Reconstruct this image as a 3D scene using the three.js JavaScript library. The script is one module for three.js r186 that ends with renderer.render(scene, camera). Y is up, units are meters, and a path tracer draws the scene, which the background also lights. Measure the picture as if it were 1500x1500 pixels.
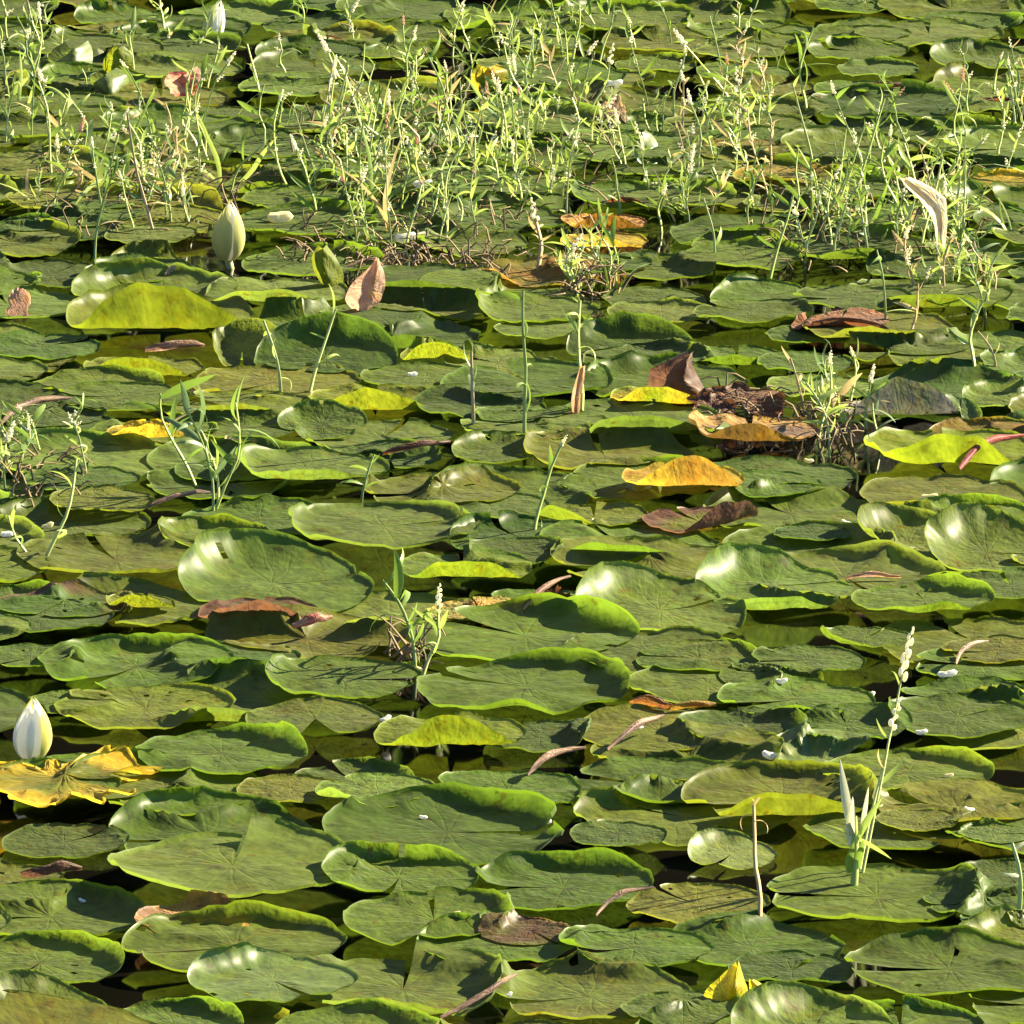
import * as THREE from 'three';
import { Sky } from 'three/addons/objects/Sky.js';
import { mergeGeometries } from 'three/addons/utils/BufferGeometryUtils.js';

// ---------- camera, sky, sun, exposure ----------
const scene = new THREE.Scene();
const F = 13000, W = 1500, HOR = -2200, CAMH = 2.26;            // focal length and horizon of the photograph in its own pixels
const PITCH = Math.atan((W / 2 - HOR) / F);
const camera = new THREE.PerspectiveCamera(2 * Math.atan(W / 2 / F) * 180 / Math.PI, 1, 0.5, 400);
camera.position.set(0, CAMH, 0);
camera.rotation.x = -PITCH;
scene.add(camera);

const SUN_EL = 27 * Math.PI / 180, SUN_AZ = 60 * Math.PI / 180;  // azimuth from straight ahead towards the right
const sunDir = new THREE.Vector3(Math.sin(SUN_AZ) * Math.cos(SUN_EL), Math.sin(SUN_EL), -Math.cos(SUN_AZ) * Math.cos(SUN_EL));
const sky = new Sky();
sky.scale.setScalar(1000);
sky.material.uniforms.sunPosition.value.copy(sunDir);
sky.material.uniforms.turbidity.value = 2.5;
sky.material.uniforms.rayleigh.value = 1.2;
sky.material.uniforms.mieCoefficient.value = 0.004;
sky.name = 'sky'; sky.userData.kind = 'structure';
scene.add(sky);
scene.environmentIntensity = 0.1;

const sun = new THREE.DirectionalLight(new THREE.Color().setRGB(1, 0.86, 0.58), 5);
sun.position.copy(sunDir).multiplyScalar(30).add(new THREE.Vector3(0, 0, -10.5));
sun.target.position.set(0, 0, -10.5);
sun.castShadow = true;
Object.assign(sun.shadow.camera, { left: -5, right: 5, top: 5, bottom: -5, near: 1, far: 80 });
sun.shadow.mapSize.set(2048, 2048);
scene.add(sun, sun.target);

const renderer = new THREE.WebGLRenderer({ antialias: true });
renderer.toneMapping = THREE.LinearToneMapping;
renderer.toneMappingExposure = 5.2;
renderer.shadowMap.enabled = true;

// ---------- helpers ----------
let seed = 20240611;
const rnd = () => { seed |= 0; seed = seed + 0x6D2B79F5 | 0; let t = Math.imul(seed ^ seed >>> 15, 1 | seed); t = t + Math.imul(t ^ t >>> 7, 61 | t) ^ t; return ((t ^ t >>> 14) >>> 0) / 4294967296; };
const rr = (a, b) => a + (b - a) * rnd();
const hash = (x, y, s) => { let h = Math.imul(x, 374761393) ^ Math.imul(y, 668265263) ^ Math.imul(s, 2246822519); h = Math.imul(h ^ h >>> 13, 1274126177); h = Math.imul(h ^ h >>> 15, 2246822519); return ((h ^ h >>> 16) >>> 0) / 4294967296; };
function vn(x, y, s = 0) {                                       // value noise, -1 to 1
  const i = Math.floor(x), j = Math.floor(y), u = x - i, v = y - j, a = u * u * (3 - 2 * u), b = v * v * (3 - 2 * v);
  const p = hash(i, j, s), q = hash(i + 1, j, s), r = hash(i, j + 1, s), t = hash(i + 1, j + 1, s);
  return 2 * (p + (q - p) * a + (r - p) * b + (p - q - r + t) * a * b) - 1;
}
const fbm = (x, y, s = 0, o = 4) => { let a = 0, k = 0.5, f = 1; for (let i = 0; i < o; i++) { a += k * vn(x * f, y * f, s + i * 17); k *= 0.5; f *= 2.03; } return a; };
const D2R = Math.PI / 180;
const sp = Math.sin(PITCH), cp = Math.cos(PITCH);
function at(px, py, y = 0) {                                     // the point at height y (on the water unless given) seen at a pixel of the photograph
  const u = (px - W / 2) / F, v = (W / 2 - py) / F;
  const dx = u, dy = v * cp - sp, dz = -cp - v * sp, t = (y - CAMH) / dy;
  return new THREE.Vector3(dx * t, y, dz * t);
}
const scaleAt = p => F / (-(p.z) * cp + (CAMH - p.y) * sp);      // pixels per metre there
function rise(base, px, py) {                                    // the point above a base, in the upright plane through it, seen at a pixel
  const u = (px - W / 2) / F, v = (W / 2 - py) / F;
  const dx = u, dy = v * cp - sp, dz = -cp - v * sp, t = base.z / dz;
  return new THREE.Vector3(dx * t, CAMH + dy * t, base.z);
}
const taken = {};
function numbered(name) { const n = taken[name] = (taken[name] ?? -1) + 1; return n ? `${name}_${String(n).padStart(3, '0')}` : name; }
function tag(o, label, category, group) { o.userData.label = label; o.userData.category = category; if (group) o.userData.group = group; return o; }
function shade(o) { o.traverse(c => { if (c.isMesh) { c.castShadow = true; c.receiveShadow = true; } }); return o; }
function mesh(name, geo, mat, parent) { const m = new THREE.Mesh(geo, mat); m.name = parent === scene ? numbered(name) : name; parent.add(m); return m; }
function thing(name, pos) { const g = new THREE.Group(); g.name = numbered(name); g.position.copy(pos); scene.add(g); return g; }

// ---------- textures ----------
function dataTex(n, f, srgb) {
  const d = new Uint8Array(n * n * 4);
  for (let j = 0; j < n; j++) for (let i = 0; i < n; i++) {
    const c = f((i + 0.5) / n, (j + 0.5) / n), k = (j * n + i) * 4;
    for (let q = 0; q < 3; q++) d[k + q] = Math.max(0, Math.min(255, 255 * (srgb ? Math.pow(Math.max(0, c[q]), 1 / 2.2) : c[q])));
    d[k + 3] = 255;
  }
  const t = new THREE.DataTexture(d, n, n); t.magFilter = THREE.LinearFilter; t.minFilter = THREE.LinearMipmapLinearFilter; t.generateMipmaps = true;
  t.wrapS = t.wrapT = THREE.RepeatWrapping; if (srgb) t.colorSpace = THREE.SRGBColorSpace; t.needsUpdate = true; return t;
}
function veinAt(u, v, s) {                                       // 0..1 along the veins that run out from the middle of a pad and fork
  const x = u * 2 - 1, y = v * 2 - 1, r = Math.hypot(x, y), a = Math.atan2(y, x);
  let best = 0;
  const n = 19;
  for (let k = 0; k < 2; k++) {
    const m = k ? n * 2 : n;
    if (k && r < 0.5) continue;
    const w = a + 0.10 * vn(r * 3, a * 1.5, s + k) ;
    const f = w / (2 * Math.PI) * m + (k ? 0.25 + (r - 0.5) * 0.2 : 0), d = Math.abs(f - Math.round(f)) / m * 2 * Math.PI * r;
    best = Math.max(best, Math.exp(-((d / (k ? 0.007 : 0.011)) ** 2)) * (k ? 0.6 : 1) * Math.min(1, 1.25 - r));
  }
  return best;
}
function padMaps(s) {
  const col = dataTex(512, (u, v) => {
    const m = fbm(u * 5, v * 5, s), f = fbm(u * 22, v * 22, s + 5, 3), b = fbm(u * 9 + 3, v * 9, s + 9), ve = veinAt(u, v, s);
    const st = fbm(u * 7 + 2 * m, v * 7 - 2 * m, s + 71, 4);
    let k = 1.14 + 0.15 * m + 0.42 * f + 0.34 * Math.max(-0.5, st) + 0.07 * ve;
    const spot = fbm(u * 16, v * 16, s + 31, 3) > 0.46 ? 1 : 0, yel = Math.max(0, b - 0.12) * 1.3;
    let c = [k * (1 + yel * 0.9 + ve * 0.12), k * (1 + yel * 0.3), k * (1 - yel * 0.6 + ve * 0.2)];
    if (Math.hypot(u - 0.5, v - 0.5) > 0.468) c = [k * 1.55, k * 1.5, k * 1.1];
    if (spot) c = [c[0] * 0.8, c[1] * 0.62, c[2] * 0.6];
    return c.map(x => x * 0.74);
  }, true);
  const bump = dataTex(512, (u, v) => { const h = 0.5 + 0.34 * fbm(u * 9, v * 9, s + 50, 4) + 0.22 * fbm(u * 30, v * 30, s + 60, 2) - 0.12 * veinAt(u, v, s); return [h, h, h]; });
  return { col, bump };
}
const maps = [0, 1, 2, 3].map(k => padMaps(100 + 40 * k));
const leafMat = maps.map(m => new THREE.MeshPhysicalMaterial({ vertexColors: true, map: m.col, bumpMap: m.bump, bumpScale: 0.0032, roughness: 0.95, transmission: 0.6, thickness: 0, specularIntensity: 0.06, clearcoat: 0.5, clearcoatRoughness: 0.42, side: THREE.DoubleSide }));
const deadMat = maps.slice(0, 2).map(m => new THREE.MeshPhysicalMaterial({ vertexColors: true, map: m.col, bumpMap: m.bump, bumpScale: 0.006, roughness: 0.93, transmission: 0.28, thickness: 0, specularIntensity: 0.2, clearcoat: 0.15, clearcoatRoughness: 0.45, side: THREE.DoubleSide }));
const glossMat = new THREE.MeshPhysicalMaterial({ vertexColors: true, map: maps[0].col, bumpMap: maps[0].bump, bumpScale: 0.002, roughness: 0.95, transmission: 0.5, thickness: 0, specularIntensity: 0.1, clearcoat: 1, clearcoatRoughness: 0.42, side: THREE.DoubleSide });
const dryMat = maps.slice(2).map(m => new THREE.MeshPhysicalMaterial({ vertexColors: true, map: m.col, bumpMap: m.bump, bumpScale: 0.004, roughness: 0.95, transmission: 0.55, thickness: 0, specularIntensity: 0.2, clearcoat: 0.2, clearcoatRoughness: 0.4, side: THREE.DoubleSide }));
const sheet = (r, g, b, tr = 0.45, coat = 0.35) => new THREE.MeshPhysicalMaterial({ color: new THREE.Color().setRGB(r, g, b), roughness: 0.94, transmission: tr, thickness: 0, specularIntensity: 0.3, clearcoat: coat, clearcoatRoughness: 0.35, side: THREE.DoubleSide });
const solid = (r, g, b, rough = 0.7) => new THREE.MeshStandardMaterial({ color: new THREE.Color().setRGB(r, g, b), roughness: rough });

// ---------- water, bank and the wood across the pond that the water mirrors ----------
const waterBump = dataTex(256, (u, v) => { const h = 0.5 + 0.3 * Math.sin((u * 3 + 0.4 * Math.sin(v * 6.283)) * 6.283) * 0.3 + 0.2 * Math.sin((v * 5 + 0.2 * Math.sin(u * 12.566)) * 6.283); return [h, h, h]; });
{
  const g = new THREE.PlaneGeometry(120, 60); g.rotateX(-Math.PI / 2); g.translate(0, 0, -2);
  const uv = g.attributes.uv, p = g.attributes.position; for (let i = 0; i < uv.count; i++) uv.setXY(i, p.getX(i) * 2, p.getZ(i) * 2);
  const w = mesh('pond_water', g, new THREE.MeshPhysicalMaterial({ color: new THREE.Color().setRGB(0.0035, 0.0032, 0.002), roughness: 0.06, ior: 1.33, bumpMap: waterBump, bumpScale: 0.0006 }), scene);
  w.userData.kind = 'structure';
  const bg = new THREE.PlaneGeometry(160, 60, 80, 30); bg.rotateX(-Math.PI / 2); bg.translate(0, 0, -58);
  const q = bg.attributes.position;
  for (let i = 0; i < q.count; i++) { const d = Math.max(0, -26 - q.getZ(i)); q.setY(i, -0.35 + Math.min(1.6, d * 0.25) + 0.2 * fbm(q.getX(i) * 0.3, q.getZ(i) * 0.3, 3)); }
  bg.computeVertexNormals();
  mesh('bank_ground', bg, solid(0.07, 0.075, 0.03, 0.95), scene).userData.kind = 'structure';
}
function treeProto(h, s) {
  const g = new THREE.Group();
  const bark = solid(0.07, 0.05, 0.035, 0.95), leaf = sheet(0.022, 0.034, 0.010, 0.15, 0.0);
  const parts = [];
  const trunkCurve = new THREE.CatmullRomCurve3([new THREE.Vector3(0, -0.2, 0), new THREE.Vector3(0.1, h * 0.3, 0.05), new THREE.Vector3(-0.05, h * 0.85, 0)]);
  parts.push(taper(trunkCurve, 0.17, 0.03, 7, 10));
  for (let i = 0; i < 9; i++) { const a = i * 2.4, y = h * (0.2 + 0.07 * i), l = h * 0.22; parts.push(taper(new THREE.CatmullRomCurve3([new THREE.Vector3(0, y, 0), new THREE.Vector3(Math.cos(a) * l * 0.5, y + l * 0.25, Math.sin(a) * l * 0.5), new THREE.Vector3(Math.cos(a) * l, y + l * 0.4, Math.sin(a) * l)]), 0.05, 0.012, 5, 6)); }
  mesh('trunk', mergeGeometries(parts), bark, g);
  const pos = [], idx = [];
  for (let i = 0; i < 5200; i++) {
    const c = Math.floor(rnd() * 26), ca = hash(c, 1, s) * 6.283, cy = h * (0.1 + 0.82 * hash(c, 2, s)), cr = h * 0.24 * Math.sqrt(hash(c, 3, s)) * (1.15 - cy / h);
    const d = new THREE.Vector3(rr(-1, 1), rr(-1, 1), rr(-1, 1)).normalize().multiplyScalar(h * 0.15 * Math.cbrt(rnd()));
    const o = new THREE.Vector3(Math.cos(ca) * cr, cy, Math.sin(ca) * cr).add(d), a = new THREE.Vector3(rr(-1, 1), rr(-1, 1), rr(-1, 1)).normalize(), b = new THREE.Vector3(rr(-1, 1), rr(-1, 1), rr(-1, 1)).cross(a).normalize();
    const k = pos.length / 3, l = rr(0.1, 0.2);
    for (const [p, q] of [[-1, 0], [0, 0.5], [1, 0], [0, -0.5]]) pos.push(o.x + l * (a.x * p + b.x * q), o.y + l * (a.y * p + b.y * q), o.z + l * (a.z * p + b.z * q));
    idx.push(k, k + 1, k + 2, k, k + 2, k + 3);
  }
  const bg = new THREE.BufferGeometry(); bg.setAttribute('position', new THREE.Float32BufferAttribute(pos, 3)); bg.setIndex(idx); bg.computeVertexNormals();
  mesh('crown', bg, leaf, g);
  return g;
}
function taper(curve, r0, r1, sides = 6, segs = 10) {
  const g = new THREE.TubeGeometry(curve, segs, 1, sides, false), p = g.attributes.position, v = new THREE.Vector3(), c = new THREE.Vector3();
  for (let i = 0; i <= segs; i++) { curve.getPointAt(i / segs, c); const r = r0 + (r1 - r0) * i / segs; for (let j = 0; j <= sides; j++) { const k = i * (sides + 1) + j; v.fromBufferAttribute(p, k).sub(c).multiplyScalar(r).add(c); p.setXYZ(k, v.x, v.y, v.z); } }
  g.computeVertexNormals(); return g;
}
{
  const protos = [treeProto(6.5, 11), treeProto(5.6, 23)];
  for (let i = 0; i < 34; i++) {
    const x = -13 + (i >> 1) * 1.7 + rr(-0.4, 0.4), z = -28.5 - rr(0, 1.5) - (i % 2) * 2.4, t = protos[i % 2].clone(), tall = x > 7 ? 0.75 : 1.75;
    t.name = numbered('bank_tree'); t.position.set(x, 0.1, z); t.rotation.y = rnd() * 6.28; t.scale.setScalar(tall * rr(0.9, 1.1)); scene.add(t);
    tag(t, 'dark leafy tree standing in the row on the far bank', 'tree', 'trees on the far bank');
  }
}

// ---------- lily pads ----------
const TINT = {
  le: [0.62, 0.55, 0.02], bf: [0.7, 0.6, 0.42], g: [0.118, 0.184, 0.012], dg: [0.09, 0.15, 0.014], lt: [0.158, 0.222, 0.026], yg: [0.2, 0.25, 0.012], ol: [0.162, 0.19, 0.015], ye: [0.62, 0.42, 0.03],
  or: [0.42, 0.22, 0.03], br: [0.15, 0.075, 0.042], pk: [0.6, 0.37, 0.24], gy: [0.16, 0.15, 0.13], ru: [0.2, 0.075, 0.022], rd: [0.42, 0.09, 0.08], wh: [0.74, 0.73, 0.56],
};
const DIR = { R: 0, BR: 45, B: 90, BL: 135, L: 180, FL: 225, F: 270, FR: 315 };
function curls(str) { return (str || '').split(' ').filter(Boolean).map(t => { const m = t.match(/^([A-Z]+)(.*)$/), q = m[2].split('/').map(Number); return { d: DIR[m[1]] * D2R, a: q[0] * D2R, hw: (q[1] || 55) * D2R, r0: m[1][0] === 'F' || q[3] ? q[2] || 0.5 : m[1] === 'L' || m[1] === 'BL' ? 0.18 + 0.78 * (q[2] || 0.5) : 0.48 + 0.52 * (q[2] || 0.5), k: m[1] }; }); }
const GX0 = -2.2, GX1 = 2.2, GZ0 = -18, GZ1 = -5.5, CELL = 0.005, GNX = Math.round((GX1 - GX0) / CELL), GNZ = Math.round((GZ1 - GZ0) / CELL);
const Hgt = new Float32Array(GNX * GNZ), cover = new Uint8Array(GNX * GNZ);
const cellOf = (x, z) => { const i = Math.floor((x - GX0) / CELL), j = Math.floor((z - GZ0) / CELL); return i < 0 || j < 0 || i >= GNX || j >= GNZ ? -1 : j * GNX + i; };

// One pad as a thin sheet laid over what is already there. c: centre, R: radius, o: { notch (degrees), nw (degrees), curls, tint, tint2, crumple, ragged, tilt }
function padSheet(c, R, o, NR = 12, NA = 64) {
  const s = o.s, cu = o.curls.filter(k => k.k[0] !== 'F'), folds = o.curls.filter(k => k.k[0] === 'F').map(k => ({ dx: Math.cos(k.d + 0.12 * (hash(o.s, 3, 9) - 0.5)), dz: -Math.sin(k.d + 0.12 * (hash(o.s, 3, 9) - 0.5)), c: (o.label ? Math.min(0.86, k.r0 + 0.1) : Math.min(0.8, k.r0)) * R, a: k.a * (o.label ? 1 : 0.72), l: 0.4 * R * (0.88 - k.r0) + 0.004 })), notch = (o.notch ?? rnd() * 360) * D2R, nw = (o.nw ?? 7) * D2R;
  const X = new Float32Array((NR + 1) * (NA + 1)), Y = X.slice(), Z = X.slice(), lift = X.slice();
  const col = [], uv = [], t1 = TINT[o.tint || 'g'], t2 = TINT[o.tint2] || null, cr = o.crumple || 0;
  const tj = 1 + 0.16 * (hash(s, 5, 5) - 0.5) * 2, hj = 0.12 * (hash(s, 6, 5) - 0.5) * 2;
  const el = 1 + 0.05 * (hash(s, 7, 1) - 0.5), tx = o.tilt ? o.tilt[0] : (hash(s, 8, 1) - 0.5) * 0.04, tz = o.tilt ? o.tilt[1] : (hash(s, 9, 1) - 0.5) * 0.03;
  for (let j = 0; j <= NA; j++) {
    const t = j / NA, th = notch + nw / 2 + t * (2 * Math.PI - nw), e = Math.min(t, 1 - t) * 2 * Math.PI;
    let ro = R * (el + 0.025 * Math.sin(2 * th + s) + 0.03 * vn(Math.cos(th) * 1.6 + s, Math.sin(th) * 1.6, 4) + 0.012 * vn(th * 5 + s, s, 9)) * (1 - 0.10 * Math.exp(-((e / 0.14) ** 2)));
    if (o.ragged) ro *= 1 - o.ragged * Math.max(0, vn(th * 2.3 + s, 2, 7) + 0.25) - o.ragged * 0.5 * Math.abs(vn(th * 8, s, 8));
    let al = 0, r0 = 0, ws = 1e-4;
    for (const k of cu) { let d = Math.abs(th - k.d) % (2 * Math.PI); if (d > Math.PI) d = 2 * Math.PI - d; const w = Math.exp(-(Math.abs(d / k.hw) ** 2.8)) * (1 + 0.25 * vn(th * 3 + s, k.a * 7, 12)); al += k.a * w; r0 += k.r0 * w; ws += w; }
    r0 = ws > 0.01 ? r0 / ws : 0.6; r0 = Math.min(r0, 0.9);
    const ruf = al * 0.05 * vn(th * 7 + s, s, 25) + (0.09 + cr) * vn(th * 2.6 + s * 3, s, 21) + (0.035 + cr * 0.6) * vn(th * 7 + s, s, 22), sinus = Math.exp(-((e / 0.2) ** 2)) * (t > 0.5 ? (o.flap ?? 0.16) : 0.03);
    let d = 0, y = 0;
    for (let i = 0; i <= NR; i++) {
      const q = i === NR ? 1 : i / (NR - 1) * 0.955, ds = i ? (i === NR ? 0.045 : 0.955 / (NR - 1)) * ro : 0, m = Math.max(0, (q - r0) / (1 - r0)), ph = al * Math.pow(m, 0.8) + ruf * q * q * 1.4 + sinus * q * q + (i === NR ? 0.75 : 0);
      d += ds * Math.cos(ph); y += ds * Math.sin(ph);
      const k = i * (NA + 1) + j, x0 = Math.cos(th) * d, z0 = -Math.sin(th) * d; let x = x0, z = z0, fy = 0;
      for (const f of folds) { const u = x0 * f.dx + z0 * f.dz, lf = f.l * (1 + 0.2 * vn(th * 4 + s, s, 61)), cc = f.c * (1 + 0.05 * vn((x0 * f.dz - z0 * f.dx) * 30 + s, s, 62)), sd = u - cc; if (sd > 0) { const kk = f.a / lf, e1 = Math.min(sd, lf), e2 = Math.max(0, sd - lf), du = Math.sin(kk * e1) / kk + e2 * Math.cos(f.a), nu = cc + du; fy += (1 - Math.cos(kk * e1)) / kk + e2 * Math.sin(f.a); x += (nu - u) * f.dx; z += (nu - u) * f.dz; } }
      X[k] = x; Z[k] = z;
      Y[k] = y + fy + (o.drape === false && o.label ? 0.022 : 0.004) + 0.02 * hash(s, 2, 77) + x * tx + z * tz + (0.0028 + cr * 0.03) * q * fbm(x * 22 + s, z * 22, 31, 3) + 0.0005 * vn(x * 70, z * 70 + s, 33) * q;
      const a2 = th - notch; uv.push(0.5 + 0.49 * q * Math.cos(a2), 0.5 + 0.49 * q * Math.sin(a2));
      let f = 0;
      if (t2) f = Math.min(1, Math.max(0, 0.5 + 1.6 * fbm(x * 16 + s, z * 16, 41, 3) + (o.mix ?? 0) + (o.rim2 ? (q - 0.55) * o.rim2 : 0)));
      const cB = [0, 1, 2].map(w => t2 ? t1[w] + (t2[w] - t1[w]) * f : t1[w]);
      const n = tj * (1 + 0.1 * fbm(x * 9 + s, z * 9, 51, 2));
      for (let w = 0; w < 3; w++) col.push(cB[w] * n * (w === 0 ? 1 + hj : 1));
    }
  }
  // vertices were pushed ring-last (j outer): index accordingly
  const pos = new Float32Array((NR + 1) * (NA + 1) * 3), id = (i, j) => j * (NR + 1) + i, at2 = (i, j) => i * (NA + 1) + j;
  if (o.drape !== false) {
    for (let k = 0; k < X.length; k++) { const g = cellOf(c.x + X[k], c.z + Z[k]); const low = g < 0 ? 0.001 : Math.max(0.001, Math.min(Hgt[g], 0.03) + (Hgt[g] > 0 ? 0.0016 : 0)); lift[k] = Math.min(0.035, Math.max(0, low - Y[k])); }
    for (let it = 0; it < 8; it++) for (let i = 0; i <= NR; i++) for (let j = 0; j <= NA; j++) {
      const k = at2(i, j), a = (lift[at2(Math.max(0, i - 1), j)] + lift[at2(Math.min(NR, i + 1), j)] + lift[at2(i, Math.max(0, j - 1))] + lift[at2(i, Math.min(NA, j + 1))]) / 4;
      if (a * 0.94 > lift[k]) lift[k] = a * 0.94;
    }
  }
  for (let j = 0; j <= NA; j++) for (let i = 0; i <= NR; i++) { const k = at2(i, j), q = id(i, j) * 3; pos[q] = X[k]; pos[q + 1] = Y[k] + lift[k]; pos[q + 2] = Z[k]; }
  const cy = pos[1]; for (let j = 0; j <= NA; j++) pos[id(0, j) * 3 + 1] = cy;
  const idx = [], holes = new Set();
  if (NA >= 60) for (let h = 0; h < 5; h++) if (hash(s, h, 88) < 0.22) { const hj = Math.floor(hash(s, h, 89) * NA), hi = 4 + Math.floor(hash(s, h, 90) * (NR - 5)); holes.add(hj * 100 + hi); if (hash(s, h, 91) < 0.4) holes.add(hj * 100 + hi + 1); }
  for (let j = 0; j < NA; j++) for (let i = 0; i < NR; i++) { const a = id(i, j), b = id(i + 1, j), e = id(i, j + 1), f = id(i + 1, j + 1); if (holes.has(j * 100 + i)) continue; if (i) idx.push(a, b, e); idx.push(b, f, e); }
  if (o.drape !== false) for (let j = 0; j < NA; j++) for (let i = 0; i < NR; i++) for (let u = 0; u < 3; u++) for (let v = 0; v < 3; v++) {
    const a = id(i, j) * 3, b = id(i + 1, j) * 3, e = id(i, j + 1) * 3, f = id(i + 1, j + 1) * 3, p = u / 3, q = v / 3, L = n => (pos[a + n] * (1 - p) + pos[b + n] * p) * (1 - q) + (pos[e + n] * (1 - p) + pos[f + n] * p) * q;
    const g = cellOf(c.x + L(0), c.z + L(2)); if (g >= 0 && L(1) > Hgt[g]) Hgt[g] = L(1);
  }
  const g = new THREE.BufferGeometry();
  g.setAttribute('position', new THREE.Float32BufferAttribute(pos, 3)); g.setAttribute('uv', new THREE.Float32BufferAttribute(uv, 2)); g.setAttribute('color', new THREE.Float32BufferAttribute(col, 3)); g.setIndex(idx);
  g.computeVertexNormals();
  const nn = g.attributes.normal; let nx = 0, ny = 0, nz = 0; for (let j = 0; j <= NA; j++) { nx += nn.getX(id(1, j)); ny += nn.getY(id(1, j)); nz += nn.getZ(id(1, j)); } const l = Math.hypot(nx, ny, nz) || 1; for (let j = 0; j <= NA; j++) nn.setXYZ(id(0, j), nx / l, ny / l, nz / l);
  return g;
}

// things that stand out, used to tell pads apart: [pixel x, y, words]
const MARK = [[40, 1065, 'white lily bud'], [100, 1160, 'torn yellow pad'], [335, 338, 'cream lily bud'], [535, 425, 'pink dead leaf'], [1010, 560, 'brown leaf heap'], [1455, 655, 'red curled leaf'], [1000, 735, 'orange folded leaf'], [1080, 1450, 'bright yellow leaf tip'], [600, 900, 'leafy sprout'], [1260, 1200, 'white-leaved sprout'], [235, 480, 'lime-green folded pad'], [1315, 600, 'grey upturned leaf'], [1050, 790, 'brown-rimmed pad'], [1110, 1260, 'thin tan stem'], [815, 1110, 'brown rolled leaf'], [845, 560, 'rust-footed stalk'], [285, 1365, 'orange-brown pad'], [1420, 810, 'paired glossy pads'], [450, 910, 'pinkish withered roll'], [700, 1460, 'rusty rolled rim'], [500, 1115, 'dark open water'], [300, 650, 'bushy pale sprig'], [885, 345, 'two amber pads'], [800, 880, 'tan broken stalk'], [1400, 970, 'tan stick']];
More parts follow.
